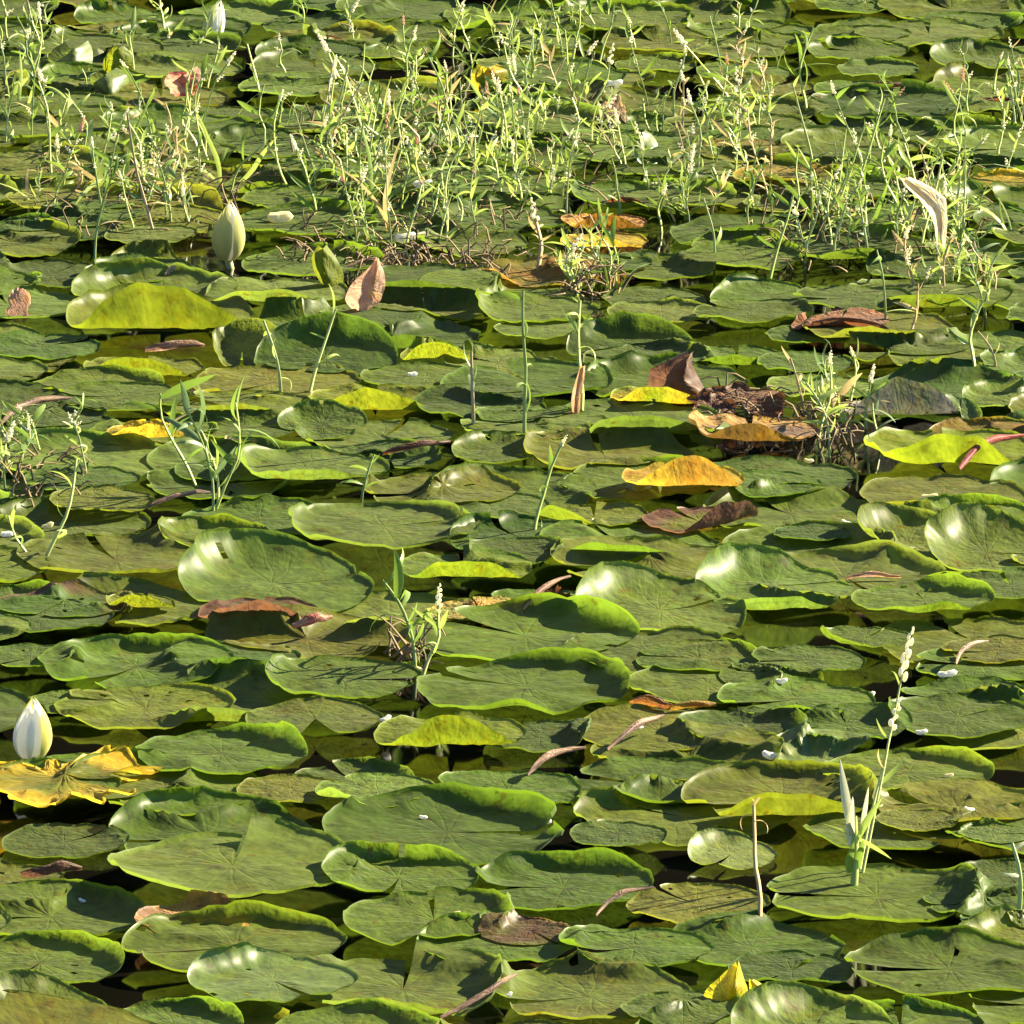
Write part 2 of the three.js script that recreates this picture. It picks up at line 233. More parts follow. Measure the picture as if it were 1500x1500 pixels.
// [centre x, centre y, width, curls, notch, tint, options] in the photograph's pixels
const PADS = [
  // bottom
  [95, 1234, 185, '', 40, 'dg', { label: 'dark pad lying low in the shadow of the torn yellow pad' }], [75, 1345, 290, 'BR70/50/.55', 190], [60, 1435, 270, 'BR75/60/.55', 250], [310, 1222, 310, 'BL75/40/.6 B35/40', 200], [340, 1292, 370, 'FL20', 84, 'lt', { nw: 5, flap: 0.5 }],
  [285, 1365, 185, 'L20', 20, 'or', { tint2: 'br', mix: -0.1, label: 'orange-brown decaying pad tucked under a green pad' }],
  [345, 1400, 330, 'B70/55/.6', 200], [400, 1462, 250, 'BL85/40/.55', 300, 'lt', { gloss: 1 }], [70, 1515, 210, 'BL60/60/.3/1', 270, 'lt', { tilt: [-0.05, -0.12] }], [255, 1512, 215, 'BR70/60/.5', 250],
  [325, 1122, 275, 'BR65/45/.55', 187, 'g', { nw: 8 }], [425, 1170, 165, 'R20', 330, 'ol'], [552, 1180, 180, 'FL45/50/.7', 130, 'lt'], [745, 1166, 220, '', 178, 'g', { nw: 10 }],
  [655, 1230, 375, 'BR75/60/.55', 0, 'g', { nw: 9 }], [585, 1300, 235, 'B118/45/.5 L30', 260], [825, 1300, 280, 'B75/60/.5', 190], [635, 1362, 275, 'R85/45/.5', 92, 'g', { nw: 5 }],
  [590, 1452, 340, 'R70/45/.5 F50/50/.75 FL20', 86, 'lt', { nw: 6, flap: 0.5 }], [960, 1150, 270, 'F35/70/.7', 160], [1010, 1116, 290, 'R45/40', 200, 'ol'],
  [1150, 1180, 315, 'F80/50/.6 R85/35/.55 B50/60/.6', 210, 'ol', { tint2: 'yg', mix: -0.1 }], [905, 1236, 150, '', 120, 'dg'],
  [1070, 1252, 145, 'BL65/60/.45', 250, 'lt', { gloss: 1, tilt: [-0.05, -0.06] }], [1022, 1336, 215, '', 128, 'ol', { nw: 5 }], [1100, 1385, 275, 'FL15', 20], [930, 1408, 225, 'L25', 205, 'g'], [865, 1465, 300, '', 200, 'ol', { tint2: 'lt', nw: 6 }],
  [775, 1388, 150, 'B50/50/.5', 300, 'ol', { tint2: 'br', mix: -0.25 }], [1000, 1495, 190, 'R30', 100, 'dg'], [1190, 1522, 250, 'BL70/50/.35/1 BR40', 250, 'lt', { tilt: [-0.05, -0.1] }], [1320, 1520, 240, 'B75/50/.6', 90],
  [1285, 1320, 325, 'R85/38/.6 F25/60/.8', 183, 'g', { nw: 9 }], [1392, 1436, 320, 'B25', 182, 'g', { nw: 12 }], [1330, 1150, 255, 'BR65/45/.6', 210], [1405, 1198, 260, 'F20', 150, 'ol'],
  [1452, 1246, 118, 'L60/60/.4 B50/60/.5', 10, 'lt', { tilt: [-0.1, -0.25], label: 'small pale glossy pad tipped up beside a bent stem' }], [1345, 1226, 130, '', 60, 'ol'], [1482, 1302, 160, 'BL30', 280, 'dg'], [1502, 1368, 84, 'L80/60/.4', 0, 'lt'],
  [1160, 1425, 190, 'F20', 60, 'dg'], [1440, 1330, 180, 'R30', 190, 'dg'],
  // lower middle
  [170, 826, 290, 'F15', 110, 'ol'], [20, 888, 150, 'BR75/50/.5', 230], [95, 902, 210, 'R80/35/.6', 250, 'dg', { tint2: 'br', rim2: 1.6, mix: -0.6 }], [205, 902, 105, 'F85/50/.4 L40', 80, 'yg'],
  [312, 792, 185, 'B60/50/.5 L50/40', 330], [400, 868, 315, 'BL75/55/.5/1 F25/40/.8', 20, 'lt', { tilt: [-0.04, -0.06] }], [380, 910, 190, 'F75/45/.5', 90, 'ol', { tint2: 'br', rim2: 2, mix: 0.2 }], [45, 980, 150, 'R80/45/.55', 230],
  [200, 982, 285, 'B60/50/.55', 240], [215, 1042, 275, 'R20', 165, 'ol', { tint2: 'yg' }], [100, 1038, 130, '', 200],
  [560, 790, 305, 'L55/50/.8 BR40/45/.7', 20, 'lt'], [462, 1068, 215, '', 274, 'ol', { nw: 34, tint2: 'lt' }], [500, 1008, 242, 'L50/50/.7', 352, 'g', { nw: 10 }], [770, 1016, 330, 'BR65/50/.6 F35/60/.8', 150],
  [770, 942, 345, 'BR90/45/.55', 140, 'g'], [450, 936, 300, '', 330, 'ol'], [680, 852, 205, 'F75/55/.55', 95, 'g', { tint2: 'yg', mix: -0.1 }], [755, 832, 165, 'L70/30/.6 R85/45/.5', 250, 'dg'],
  [700, 900, 150, 'F20', 100, 'or', { tint2: 'ol' }], [660, 1098, 222, 'F92/55/.45', 90, 'yg', { label: 'yellow-green pad folded up along its edge beside dark open water' }], [790, 1082, 185, 'R95/40/.5 L60/20/.6', 200, 'dg'],
  [950, 842, 295, '', 200, 'ol'], [965, 906, 265, 'BL75/50/.5/1', 30, 'lt', { tilt: [-0.06, -0.06] }], [1132, 876, 250, 'BL75/55/.5/1 F70/60/.68', 20, 'lt', { tilt: [-0.06, -0.08] }], [1026, 982, 205, 'BR60/40/.6 F40/50/.75', 170, 'ol', { tint2: 'g' }],
  [870, 772, 165, 'FL85/50/.6', 90, 'g', { tint2: 'yg', mix: -0.1 }], [1025, 780, 170, 'FR80/45/.35', 120, 'ol', { tint2: 'br', rim2: 1.8, mix: -0.2, label: 'olive pad with a rolled brownish rim beside dark water' }],
  [1165, 1046, 235, 'F50/60/.7', 210], [1092, 1086, 205, 'R85/40/.5 L20', 190, 'dg'], [1205, 1112, 185, 'L70/45/.5', 20, 'lt', { gloss: 1 }],
  [1332, 800, 200, 'L70/70/.35/1 B40', 0, 'lt', { tilt: [-0.12, -0.2], group: 'paired pale glossy pads', label: 'pale glossy pad cupped towards the sun, one of a pair' }], [1445, 820, 200, 'BL70/70/.35/1 F30/50/.7', 10, 'lt', { tilt: [-0.1, -0.2], group: 'paired pale glossy pads', label: 'pale glossy pad cupped towards the sun, one of a pair' }], [1425, 772, 220, 'B75/50/.55', 200, 'g', { tint2: 'yg', mix: -0.1 }], [1352, 900, 205, 'BR70/40/.5 F55/55/.7', 100],
  [1266, 950, 140, 'L60/45/.6 FL40', 60], [1185, 985, 175, '', 190], [1420, 1026, 225, 'F15', 170], [1190, 800, 115, '', 30, 'dg'], [1402, 1068, 225, 'L50/40/.6', 40, 'dg'], [1462, 962, 165, '', 200, 'ol'], [1505, 828, 60, 'L85/60/.4', 20, 'lt'],
  [1120, 724, 175, '', 340], [1385, 738, 255, 'F15', 260, 'ol'], [1130, 1010, 160, '', 150], [1240, 1080, 200, 'F30/50/.8', 100], [1480, 880, 180, '', 100, 'dg'],
  // middle
  [885, 674, 268, 'L65/45/.75', 100, 'ol'], [650, 730, 235, 'R20', 190, 'ol'], [450, 702, 245, 'L75/45/.6 F60/60/.7', 30, 'lt'], [235, 482, 290, 'F98/60/.42 BL60/50/.6', 90, 'yg', { tint2: 'br', mix: -0.9, nw: 5, label: 'lime-green pad folded up along its length with a browned end' }],
  [225, 440, 250, 'BL85/45/.5 B45', 250, 'lt'], [210, 542, 175, 'F80/55/.5', 90, 'yg'], [355, 522, 110, 'L70/60/.3 BR60/60/.3', 270, 'lt', { tilt: [0.2, -0.45] }], [180, 602, 205, '', 180], [215, 655, 120, 'F80/50/.4 B40', 90, 'ol', { tint2: 'ye', mix: -0.1 }],
  [215, 382, 115, 'BL70/60/.4 F70/50/.5', 20, 'lt', { tint2: 'yg', mix: -0.2 }], [478, 535, 215, 'B75/60/.25', 250, 'dg', { tilt: [0, -0.22] }], [642, 528, 108, 'F88/50/.3', 90, 'yg'], [550, 592, 200, 'F92/60/.5', 92, 'yg'], [472, 638, 140, 'BL60/60/.4', 330, 'lt', { tilt: [0.1, -0.2] }],
  [622, 455, 195, 'F10', 100, 'ol'], [780, 468, 205, 'L85/35/.5', 10], [922, 512, 195, 'B70/60/.3', 220, 'dg', { tilt: [0, -0.16] }], [968, 602, 150, 'F85/60/.5', 80, 'yg', { tint2: 'ye', mix: -0.3 }], [1100, 652, 200, 'F85/55/.55 L40', 90, 'br', { tint2: 'or', mix: -0.2, label: 'brown-orange pad rolled over beside fallen white petals' }],
  [1080, 527, 150, 'F70/60/.6', 90, 'g'], [970, 462, 160, 'BR30', 210, 'lt'], [1322, 612, 175, 'F108/60/.2', 90, 'gy', { tint2: 'ol', mix: -0.5, label: 'grey upturned leaf underside with a ragged yellow rim' }], [1388, 672, 262, 'F82/60/.5 L30', 95, 'yg', { label: 'long yellow-green pad turned up beside the red curled leaf' }],
  [1232, 486, 150, 'F75/50/.4', 80, 'ru', { tint2: 'br', label: 'rust-brown withered pad under green pads' }], [1335, 520, 190, '', 180], [1408, 612, 70, 'L60/60/.2 R60/60/.3', 90, 'lt', { gloss: 1, tilt: [-0.2, -0.6], label: 'small glossy sunlit leaf standing behind the red curled leaf' }], [1440, 640, 170, 'B40', 200, 'g', { tint2: 'or', mix: -0.2 }],
  [1000, 735, 185, 'F100/60/.42', 90, 'ye', { tint2: 'or', mix: 0, tilt: [0, 0], drape: false, label: 'orange folded leaf with a white end' }], [1180, 545, 150, '', 30], [1250, 455, 180, '', 200, 'dg'], [1100, 470, 170, '', 150], [880, 400, 150, '', 20, 'dg'], [700, 600, 200, '', 30, 'dg'], [760, 620, 150, 'L60/40/.5', 90], [1470, 590, 130, 'BL60/50/.5', 20, 'lt'],
  [60, 520, 180, '', 30, 'dg'], [70, 620, 180, 'B30', 120, 'dg'], [330, 700, 150, '', 100], [120, 720, 170, '', 220, 'dg'], [150, 755, 160, '', 10, 'ol'],
  [885, 335, 130, 'F80/60/.5', 90, 'or', { tint2: 'ru', label: 'amber rolled pad lying behind the yellow one' }], [885, 366, 130, 'F60/60/.6', 90, 'ye', { tint2: 'or', mix: -0.2, label: 'yellow pad edge below the amber rolled pad' }], [690, 362, 170, 'L40', 200, 'lt'], [700, 280, 150, 'B60/60/.4', 250, 'dg', { tilt: [0, -0.08] }],
  [1445, 100, 170, 'BL60/60/.5', 250, 'dg'], [1490, 362, 90, 'L70/60/.4', 0, 'lt'], [780, 405, 190, '', 200, 'ol', { tint2: 'or', mix: -0.1 }], 
  [30, 345, 120, 'BR60/50/.4', 200, 'dg', { tilt: [0, -0.2] }], [130, 330, 170, 'BL50/50/.5', 20], [1160, 270, 170, 'F20', 20, 'ol', { tint2: 'ye', mix: -0.3 }], [1080, 235, 150, '', 20, 'ol', { tint2: 'or', mix: -0.45 }], [1470, 280, 110, 'B50', 30, 'ol', { tint2: 'ye' }],
];
const GAPS = [[70, 1240, 90], [500, 1115, 60], [1190, 1425, 60], [1120, 795, 55], [1110, 945, 60], [1335, 1000, 55], [180, 1092, 90], [610, 1405, 30], [1050, 1275, 60], [1220, 690, 60], [420, 380, 70], [620, 395, 70], [160, 1235, 40], [400, 1360, 20], [1400, 1385, 50], [880, 1370, 40], [570, 975, 40], [620, 985, 40], [1110, 600, 50], [1250, 650, 60], [620, 120, 60], [90, 620, 40], [860, 400, 60], [290, 860, 40], [820, 1120, 40], [960, 1060, 40]];

const jobs = [];
PADS.forEach(([px, py, w, cs, notch, tint, o = {}], i) => {
  const c = at(px, py, 0.006), R = w / 2 / scaleAt(c);
  jobs.push({ c: new THREE.Vector3(c.x, 0, c.z), R, px, py, hand: true, o: { s: i + 1, curls: curls(cs), notch, tint: tint || 'g', ...o } });
  const n = Math.ceil(R / CELL); for (let a = -n; a <= n; a++) for (let b = -n; b <= n; b++) if (a * a + b * b < n * n * 0.9) { const g = cellOf(c.x + a * CELL, c.z + b * CELL); if (g >= 0) cover[g] = 1; }
});
const gaps = GAPS.map(([x, y, r]) => { const c = at(x, y); return [c.x, c.z, r / scaleAt(c)]; });
const spare = [], fill = [];
{
  const pitch = 0.16; let k = 1000;
  for (let z = -16.8; z < -6.6; z += pitch * 0.9) for (let x = -1.9; x < 1.9; x += pitch) {
    const c = new THREE.Vector3(x + rr(-0.05, 0.05), 0, z + rr(-0.05, 0.05)), R = rr(0.062, 0.116);
    const halfw = -c.z * 0.0577 * 1.06, inView = Math.abs(c.x) < halfw + R * 0.6 && c.z < -7.75 && c.z > -13.75, tint = ['g', 'g', 'g', 'ol', 'dg', 'lt'][Math.floor(rnd() * 6)], kind = rnd(), far = c.z < -10.2, notch = rnd() * 360;
    k++;
    if (Math.abs(c.x) > halfw + 0.45) continue;
    if (gaps.some(q => Math.hypot(q[0] - c.x, q[1] - c.z) < q[2] * 0.8 + R * 0.6)) continue;
    let n = 0, m = 0; for (let a = -4; a <= 4; a++) for (let b = -4; b <= 4; b++) { if (a * a + b * b > 16) continue; const g = cellOf(c.x + a / 5 * R, c.z + b / 5 * R); m++; if (g < 0 || cover[g]) n++; }
    if (inView && n / m > 0.6) continue;
    const cs = kind < 0.3 ? '' : kind < 0.55 ? `BL${50 + k % 30}/45/.65` : kind < 0.7 ? `BR${45 + k % 35}/50/.6` : kind < 0.82 ? `F${40 + k % 45}/55/.65` : kind < 0.9 ? `B${40 + k % 35}/50/.6` : `R${50 + k % 30}/45/.6`;
    (inView ? fill : spare).push({ c, R, o: { s: k, ragged: hash(k, 4, 4) < 0.25 ? 0.12 : 0, curls: curls(far && kind < 0.36 ? '' : cs), notch, tint } });
  }
}
fill.sort((a, b) => a.c.z - b.c.z);
jobs.sort((a, b) => a.py - b.py);

const SUNKEN = new Set(['br', 'pk', 'gy', 'ru', 'or', 'rd']);
const COLOUR = { g: 'mid-green', dg: 'dark green', lt: 'pale green', yg: 'yellow-green', ol: 'olive green', ye: 'yellow', or: 'orange', br: 'brown', gy: 'grey', ru: 'rust-brown', wh: 'white-glossed', pk: 'pink' };
function describe(j) {
  const o = j.o, ks = o.curls.filter(k => k.a > 0.6), up = ks.some(k => 'L BL'.split(' ').includes(k.k)), sh = ks.some(k => 'R BR B'.split(' ').includes(k.k)), fr = ks.some(k => k.k[0] === 'F');
  const size = j.R < 0.06 ? 'small' : j.R < 0.095 ? '' : 'large';
  const f = up && fr ? 'cupped all round' : up && sh ? 'with opposite rims raised' : up ? 'with sunlit raised rim' : sh && fr ? 'cupped with a shaded back' : sh ? 'with shaded raised rim' : fr ? 'showing backlit underside' : (o.nw || 7) > 8 ? 'lying flat, slit open' : 'lying flat';
  return `${size} ${COLOUR[o.tint]} lily pad ${f}`.trim();
}
function near(px, py) { let b = null, bd = 1e9; for (const [x, y, t] of MARK) { const d = Math.hypot(px - x, (py - y) * 2.4); if (d < bd && d > 20) { bd = d; b = t; } } return bd < 250 ? [b, bd] : null; }
const MOST = 300 - jobs.filter(j => !SUNKEN.has(j.o.tint)).length;
fill.map(j => [j, j.R / -j.c.z]).sort((a, b) => b[1] - a[1]).slice(MOST).forEach(q => { q[0].rest = true; });
const rest = []; camera.updateMatrixWorld(); const camInv = camera.matrixWorld.clone().invert();
for (const j of [...fill, ...jobs]) {
  if (j.rest) { rest.push(padSheet(j.c, j.R, j.o).translate(j.c.x, 0, j.c.z)); continue; }
  const dead = SUNKEN.has(j.o.tint);
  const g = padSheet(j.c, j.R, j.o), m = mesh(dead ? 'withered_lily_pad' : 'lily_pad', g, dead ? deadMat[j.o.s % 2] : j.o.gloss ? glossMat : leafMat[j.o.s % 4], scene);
  m.position.copy(j.c);
  let label, group;
  if (j.o.label) { label = j.o.label; group = j.o.group; }
  else if (j.hand) { const n = near(j.px, j.py), d = describe(j); label = n ? `${d}, ${n[1] < 150 ? 'beside' : 'near'} the ${n[0]}` : d; group = 'lily pads: ' + d; }
  else { const d = describe(j), v = j.c.clone().applyMatrix4(camInv), n = near(W / 2 + F * v.x / -v.z, W / 2 - F * v.y / -v.z); label = n ? `covered ${d}, near the ${n[0]}` : `covered ${d} among the weeds and far pads`; group = label; }
  tag(m, label, 'lily pad', group);
}
{ // pads past the first 300 and those outside the photograph's frame, one mat
  const gs = spare.map(j => padSheet(j.c, j.R, j.o, 7, 36).translate(j.c.x, 0, j.c.z));
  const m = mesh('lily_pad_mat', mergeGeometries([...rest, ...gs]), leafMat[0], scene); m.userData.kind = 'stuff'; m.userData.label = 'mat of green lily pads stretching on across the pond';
}
console.log('pads', jobs.length, fill.length, spare.length);

// ---------- smartweed, grass and dried stalks ----------
function bladeGeo(wid, droop, fold, s) {                        // a leaf of length 1 along +y, bending towards +z
  const n = 8, pos = [], idx = [], uv = [];
  let y = 0, z = 0;
  for (let i = 0; i <= n; i++) {
    const t = i / n, a = droop * t; if (i) { y += Math.cos(a) / n; z += Math.sin(a) / n; }
    const w = wid * Math.pow(Math.sin(Math.PI * Math.min(1, 0.06 + t * 0.94)), 0.75) * (1 - 0.45 * t) + 0.002, sw = 0.02 * vn(t * 3, s, 3);
    pos.push(-w + sw, y, z + fold * w, sw, y, z, w + sw, y, z + fold * w); uv.push(0, t, 0.5, t, 1, t);
    if (i) { const k = i * 3; for (const q of [0, 1]) idx.push(k - 3 + q, k - 2 + q, k + q, k - 2 + q, k + 1 + q, k + q); }
  }
  const g = new THREE.BufferGeometry(); g.setAttribute('position', new THREE.Float32BufferAttribute(pos, 3)); g.setAttribute('uv', new THREE.Float32BufferAttribute(uv, 2)); g.setIndex(idx); g.computeVertexNormals(); return g;
}
const BLADE = [bladeGeo(0.075, 0.9, 0.35, 1), bladeGeo(0.06, 1.5, 0.3, 2), bladeGeo(0.09, 0.5, 0.45, 3), bladeGeo(0.05, 2.1, 0.2, 4), bladeGeo(0.11, 1.1, 0.4, 5)];
const GRASS = [bladeGeo(0.02, 0.6, 0.3, 6), bladeGeo(0.016, 1.3, 0.3, 7), bladeGeo(0.022, 2.0, 0.2, 8)];
function spikeGeo(n, s) {                                        // a seed spike of length 1 along +y
  const gs = [];
  for (let i = 0; i < n; i++) { const t = (i + 0.5) / n, a = i * 2.4, r = 0.09 * (1.15 - t * 0.6), g = new THREE.IcosahedronGeometry(0.085 * (1.15 - 0.55 * t) * (0.8 + 0.4 * hash(i, s, 2)), 1); g.scale(0.8, 1.25, 0.8); g.rotateX(0.4); g.rotateY(-a); g.translate(Math.cos(a) * r, t, Math.sin(a) * r); gs.push(g); }
  return mergeGeometries(gs);
}
const SPIKE = [spikeGeo(12, 1), spikeGeo(8, 2), spikeGeo(16, 3)];
const M = {
  green: sheet(0.19, 0.29, 0.04), pale: sheet(0.34, 0.43, 0.09), blue: sheet(0.16, 0.24, 0.08, 0.4, 0.7), tan: sheet(0.52, 0.40, 0.17, 0.4, 0.1), white: sheet(0.55, 0.55, 0.36, 0.5, 0.9), rust: sheet(0.34, 0.16, 0.05, 0.3, 0.1),
  stemG: solid(0.34, 0.40, 0.10, 0.55), stemP: solid(0.46, 0.5, 0.17, 0.6), stemT: solid(0.48, 0.35, 0.18, 0.75), stemR: solid(0.34, 0.15, 0.07, 0.7), seed: sheet(0.86, 0.83, 0.66, 0.5, 0.1), seedP: sheet(0.75, 0.5, 0.36, 0.5, 0.1),
};
const Yv = new THREE.Vector3(0, 1, 0);
function orient(m, p, dir, len, roll, wide = 1) {
  const q = new THREE.Quaternion().setFromUnitVectors(Yv, dir.clone().normalize());
  m.position.copy(p); m.quaternion.copy(q).multiply(new THREE.Quaternion().setFromAxisAngle(Yv, roll)); m.scale.set(len * wide, len, len * wide);
}
const PAL = { green: ['green', 'stemG'], pale: ['pale', 'stemP'], blue: ['blue', 'stemG'], tan: ['tan', 'stemT'], rust: ['rust', 'stemR'], white: ['white', 'stemP'] };
// A sprig: jointed stem from base to tip with narrow leaves at its joints and maybe a seed spike. Heights and lengths in metres.
function sprig(base, tip, o) {
  const g = thing(o.name || 'smartweed_sprig', base), v = tip.clone().sub(base), h = v.length(), bend = (o.bend ?? 0.12) * h;
  const side = new THREE.Vector3(rr(-1, 1), 0, rr(-1, 1)).normalize(), pts = [];
  for (let i = 0; i <= 4; i++) { const t = i / 4; pts.push(v.clone().multiplyScalar(t).addScaledVector(side, bend * Math.sin(t * Math.PI) + (i && i < 4 ? rr(-1, 1) * (o.crook ?? 0.025) * h : 0)).add(i ? new THREE.Vector3() : new THREE.Vector3(0, -0.02, 0))); }
  const curve = new THREE.CatmullRomCurve3(pts), [lm, sm] = PAL[o.pal || 'green'], rs = o.r || 0.0016;
  mesh('stem', taper(curve, rs * 1.25, rs * 0.7, 5, 9), M[o.stem || sm], g);
  const n = o.leaves ?? 5, L = o.len || 0.05;
  for (let i = 0; i < n; i++) {
    const t = (o.from ?? 0.25) + (1 - (o.from ?? 0.25)) * (i + rr(0, 0.7)) / n, p = curve.getPoint(Math.min(1, t)), a = i * 2.4 + rr(-0.6, 0.6), up = rr(0.25, 1.3);
    const m = mesh('leaf', BLADE[Math.floor(rnd() * 5)], M[rnd() < (o.odd ?? 0.07) ? (rnd() < 0.5 ? 'pale' : 'tan') : lm], g);
    orient(m, p, new THREE.Vector3(Math.cos(a), up, Math.sin(a)), L * rr(0.6, 1.25), rr(0, 6.28));
  }
  for (let i = 0; i < (o.extra || 0); i++) { const m = mesh('seed_cluster', SPIKE[1], M.seed, g), a = rnd() * 6.28; orient(m, curve.getPoint(rr(0.3, 0.95)), new THREE.Vector3(Math.cos(a), rr(0.4, 2), Math.sin(a)), rr(0.008, 0.016), 0, 1.3); }
  if (o.spike) { const m = mesh('seed_spike', SPIKE[Math.floor(rnd() * 3)], M[o.spikeMat || 'seed'], g), t = curve.getTangent(1); orient(m, curve.getPoint(0.97), t.add(new THREE.Vector3(rr(-0.2, 0.2), 0, rr(-0.2, 0.2))), o.spike, 0, o.spike > 0.035 ? 0.6 : 1); }
  return g;
}
function tuft(base, h, n, pal, label, group) {
  const g = thing('grass_tuft', base);
  for (let i = 0; i < n; i++) { const a = rnd() * 6.28, m = mesh('blade', GRASS[Math.floor(rnd() * 3)], M[rnd() < 0.2 ? 'tan' : pal], g); orient(m, new THREE.Vector3(Math.cos(a) * 0.008, -0.01, Math.sin(a) * 0.008), new THREE.Vector3(Math.cos(a), rr(1.2, 4), Math.sin(a)), h * rr(0.6, 1.2), rr(0, 6.28), 1.5); }
  tag(g, label, 'grass', group); return g;
}
// single sprigs: [base x, y, tip x, y, palette, leaves, leaf length, label, options]
const SPRIGS = [
  [1110, 1355, 1104, 1178, 'tan', 4, 0.03, 'thin tan stem standing alone on a green pad', { from: 0.85, bend: 0.02, r: 0.0022 }],
  [1252, 1285, 1322, 985, 'pale', 3, 0.035, 'tall pale stalk ending in a knobbly white seed spike', { spike: 0.055, r: 0.0014, from: 0.4, bend: 0.03 }], [1256, 1288, 1306, 1060, 'pale', 2, 0.03, 'short pale stalk leaning on the taller seed stalk', { spike: 0.03, r: 0.0014, bend: 0.05 }],
  [1490, 1345, 1482, 1235, 'white', 3, 0.04, 'bent stem with white leaf stubs beside a tipped pale pad', { r: 0.0025 }],
  [608, 985, 560, 850, 'green', 9, 0.055, 'leafy green sprout leaning over open water', { r: 0.002, odd: 0 }], [612, 988, 642, 885, 'pale', 7, 0.035, 'short pale sprout with seed beads in open water', { r: 0.002, spike: 0.025 }],
  [778, 800, 824, 648, 'green', 3, 0.055, 'slender stalk tipped with a pale lilac flower', { r: 0.002, spike: 0.016, bend: 0.03, from: 0.05 }], [848, 622, 850, 440, 'pale', 5, 0.04, 'rust-footed pale stalk with a forked green top', { r: 0.0022, bend: 0.01, from: 0.6 }],
  [768, 655, 766, 425, 'green', 5, 0.05, 'straight green stem rising from between flat pads', { r: 0.0022, bend: 0.02, from: 0.1 }], [694, 640, 690, 515, 'blue', 6, 0.04, 'brown-footed sprig with grey-green side leaves', { r: 0.0024, stem: 'stemT', bend: 0.03 }],
  [528, 742, 548, 665, 'green', 4, 0.03, 'short green sprig with one drooping leaf', {}], [448, 582, 492, 452, 'pale', 3, 0.04, 'pale forked stem climbing to the pink dead leaf', { r: 0.002, bend: 0.03 }], [412, 582, 386, 470, 'pale', 3, 0.035, 'pale sprig beside the dark raised pad', { r: 0.002 }],
  [312, 748, 268, 590, 'blue', 9, 0.06, 'bushy pale sprig with broad white-lit leaves', {}], [308, 745, 345, 590, 'green', 8, 0.055, 'bushy green sprig growing beside the pale one', {}], [300, 720, 235, 575, 'green', 6, 0.06, 'long-leaved sprig leaning away from the bushy pair', {}], [316, 742, 305, 660, 'pale', 5, 0.04, 'low sprig at the foot of the bushy pair', {}],
  [50, 828, 112, 672, 'pale', 4, 0.045, 'slanting pale stem with an upright leaf pair', { r: 0.002 }], [55, 828, 12, 755, 'green', 2, 0.05, 'short stem leaning off the slanting pale one', {}],
  [1215, 665, 1180, 560, 'pale', 8, 0.035, 'pale tangled sprig beside the grey upturned leaf', {}], [1195, 640, 1215, 530, 'pale', 7, 0.035, 'pale seeding sprig beside the grey upturned leaf', { spike: 0.02 }], [1180, 610, 1158, 525, 'tan', 5, 0.03, 'tan sprig beside the grey upturned leaf', {}], [1240, 600, 1250, 520, 'pale', 4, 0.03, 'tan-tipped sprig above the grey upturned leaf', { spike: 0.015 }], [1292, 655, 1278, 590, 'blue', 4, 0.045, 'grey-green blades in front of the grey upturned leaf', {}],
  [1430, 555, 1440, 440, 'pale', 5, 0.04, 'pale jointed stem with a drooping side shoot', { r: 0.0022 }], [1460, 550, 1432, 485, 'tan', 2, 0.03, 'drooping tan side shoot on the jointed stem', {}], [1330, 502, 1345, 415, 'tan', 4, 0.03, 'short tan stem on a flat pad', {}], [1296, 486, 1284, 366, 'green', 4, 0.045, 'green stem behind the rust-brown withered pad', {}],
  [1120, 425, 1162, 285, 'green', 5, 0.04, 'slanting green stem beside dark flat pads', { bend: 0.03, r: 0.002 }], [138, 382, 168, 245, 'green', 4, 0.04, 'thin green stem slanting past the cupped pads', {}], [234, 358, 186, 165, 'tan', 6, 0.03, 'tall crooked tan stem of the weed clump', { r: 0.002 }], [1186, 178, 1192, 40, 'green', 5, 0.06, 'tall upright stem with long narrow leaves', { r: 0.002 }],
  [1045, 390, 1030, 290, 'pale', 3, 0.03, 'pale thin stem crossing dark pads', {}], [785, 400, 784, 320, 'tan', 7, 0.03, 'pale tan bloom stalk beside the amber pads', { spike: 0.03, r: 0.003 }], [865, 60, 900, 70, 'pale', 3, 0.03, 'short seed stalk in the sparse weeds', { spike: 0.02 }], [855, 175, 893, 90, 'pale', 3, 0.03, 'branched seed stalk with pale beads', { spike: 0.03 }], [1085, 165, 1000, 62, 'pale', 3, 0.04, 'long leaning seed stalk with white beads', { spike: 0.03 }], [505, 130, 480, 75, 'pale', 2, 0.02, 'hooked pale stem at the edge of the clump', { spike: 0.03, r: 0.002 }],
];
for (const [bx, by, tx, ty, pal, leaves, len, label, o] of SPRIGS) { const b = at(bx, by, 0.004); tag(sprig(b, rise(b, tx, ty), { pal, leaves, len, ...o }), label, 'water weed'); }
